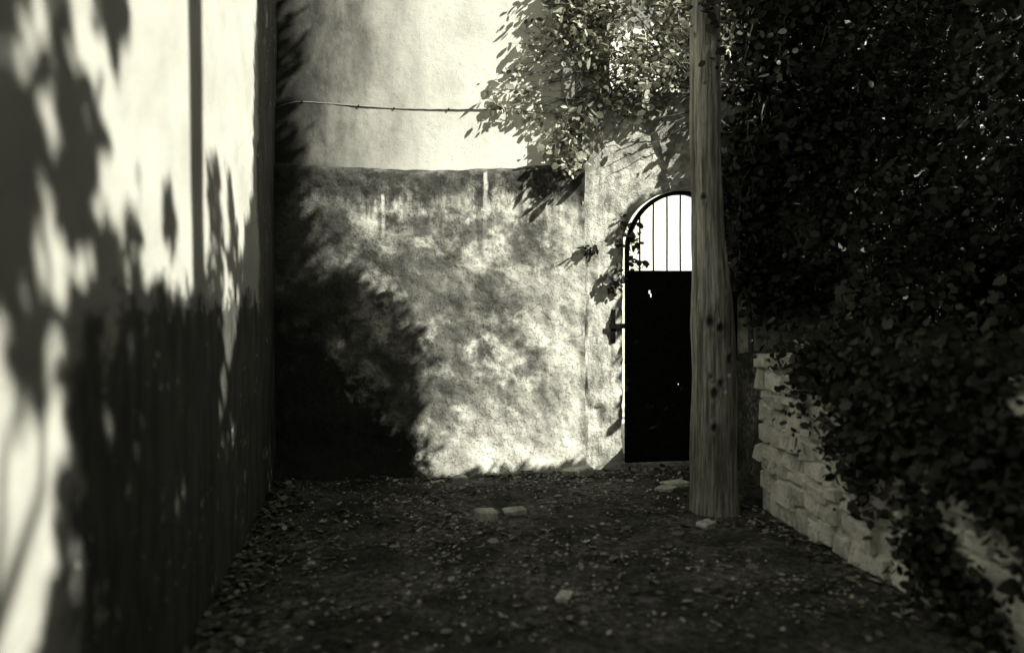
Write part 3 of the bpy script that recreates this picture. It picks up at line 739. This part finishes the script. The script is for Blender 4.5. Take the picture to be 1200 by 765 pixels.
# ------------------------------------------------------------------ things lying on the ground
def rubble(x, y, dims, rz, label, m=M_pale):
    me = stone_meshes[int(abs(x*37)) % 14].copy(); me.materials.clear(); me.materials.append(m)
    o = bpy.data.objects.new('loose_stone', me); link(o); o.location = (x, y, ground_z(x, y)+dims[2]*0.12); o.scale = dims; o.rotation_euler = (0, 0, rz)
    return tag(o, label, 'stone', 'loose stones on the earth')
rubble(0.72, 5.46, (.15, .15, .11), .3, 'pale rounded stone in the middle of the earth floor')
rubble(0.95, 5.62, (.15, .10, .07), .1, 'thin flat pale stone just beside the rounded one')
rubble(0.65, 6.56, (.11, .09, .09), .8, 'white lump of stone at the foot of the stained plaster')
rubble(0.44, 6.54, (.07, .05, .05), .2, 'small pale stone at the wall foot, left of the white lump')
rubble(2.36, 6.19, (.20, .16, .05), .2, 'flat pale stone before the gate, left of the post')
rubble(2.22, 6.02, (.16, .14, .03), .9, 'smaller flat pale stone in front of the gate slab')
rubble(2.14, 5.05, (.11, .09, .06), .5, 'pale stone in front of the foot of the post')
rubble(0.93, 3.98, (.09, .07, .05), 1.1, 'flat pale chip nearest the camera on the earth')
rubble(1.72, 6.66, (.16, .12, .12), .4, 'crumbled lump of plaster at the foot of the gate jamb')
rubble(1.58, 6.68, (.10, .09, .08), 1.4, 'little crumb of plaster at the wall foot near the jamb')

rng = np.random.default_rng(23)
def scatter(n):
    x = rng.uniform(-0.8, 2.7, n); y = rng.uniform(2.2, 6.74, n)
    q = n//4; x[:q] = -0.82 + rng.exponential(0.10, q); y[q:q+q//2] = 6.74 - rng.exponential(0.08, q//2); x[q+q//2:q+q] = 2.68 - rng.exponential(0.10, q-q//2)
    d = np.array([fbm(a*1.6, b*1.6, 7.7, 4) for a, b in zip(x, y)]); k = d*1.4 + rng.normal(0, 0.2, n) > np.where(np.arange(n) < 2*q, -0.5, 0.02)
    return x[k], y[k]
x, y = scatter(5200)
P = np.stack([x, y, [ground_z(a, b)+rng.uniform(0.002, 0.022) for a, b in zip(x, y)]], 1)
x2, y2 = rng.uniform(-0.6, 2.6, 5200), 6.72-3.2*rng.random(5200)**1.3
k2 = np.array([fbm(a*1.4, b*1.4, 11.7, 4) for a, b in zip(x2, y2)])+rng.normal(0, .2, 5200) > -0.02
P2 = np.stack([x2[k2], y2[k2], [ground_z(a, b)+0.006 for a, b in zip(x2[k2], y2[k2])]], 1)
V, F, t = leaf_cloud(P, 0.045, rng, droop=0.0, flat=0.82)
V2, F2, t2 = leaf_cloud(P2, 0.026, rng, droop=0.0, flat=0.6)
n1 = len(P); F = np.concatenate([F, F2+len(V)]); V = np.concatenate([V, V2]); P = np.concatenate([P, P2])
tone = np.repeat(np.concatenate([rng.beta(0.8, 2.6, n1), rng.beta(1.0, 1.5, len(P)-n1)]), 6)
V[:, 2] = np.maximum(V[:, 2], 0.001)
tag(quads_obj('leaf_litter', V, F, M_litter, None, {'tone': tone}), 'fallen leaves strewn over the dark earth', kind='stuff')
peb = []
for i in range(1700):
    x, y = rng.uniform(-0.75, 2.65), rng.uniform(2.3, 6.72)
    if fbm(x*1.5, y*1.5, 3.1, 4)+rng.normal(0, .12) < 0.14: continue
    r = 0.006+0.014*rng.random()**3; z = ground_z(x, y); a = rng.uniform(0.7, 1.3, 6)*r
    peb.append(([(x+a[0], y, z), (x, y+a[1], z), (x-a[2], y, z), (x, y-a[3], z), (x+a[4]*.2, y, z+r*0.8)], [(0, 1, 4), (1, 2, 4), (2, 3, 4), (3, 0, 4)]))
tag(mesh_obj('grit', *merge(peb), M_pale, smooth=False), 'pale grit and chips of stone trodden into the earth', kind='stuff')
parts = []
for i in range(260):
    a = rng.uniform(0, 6.28); x, y = rng.uniform(-0.7, 2.6), rng.uniform(2.4, 6.7); L = rng.uniform(0.05, 0.16)
    z = ground_z(x, y)+0.008; parts.append(tube_vf([(x, y, z), (x+math.cos(a)*L*.5, y+math.sin(a)*L*.5, z+0.008), (x+math.cos(a+.3)*L, y+math.sin(a+.3)*L, z+0.002)], [.004, .0035, .002], 4))
tag(mesh_obj('twig_litter', *merge(parts), M_twig), 'broken twigs scattered over the earth', kind='stuff')
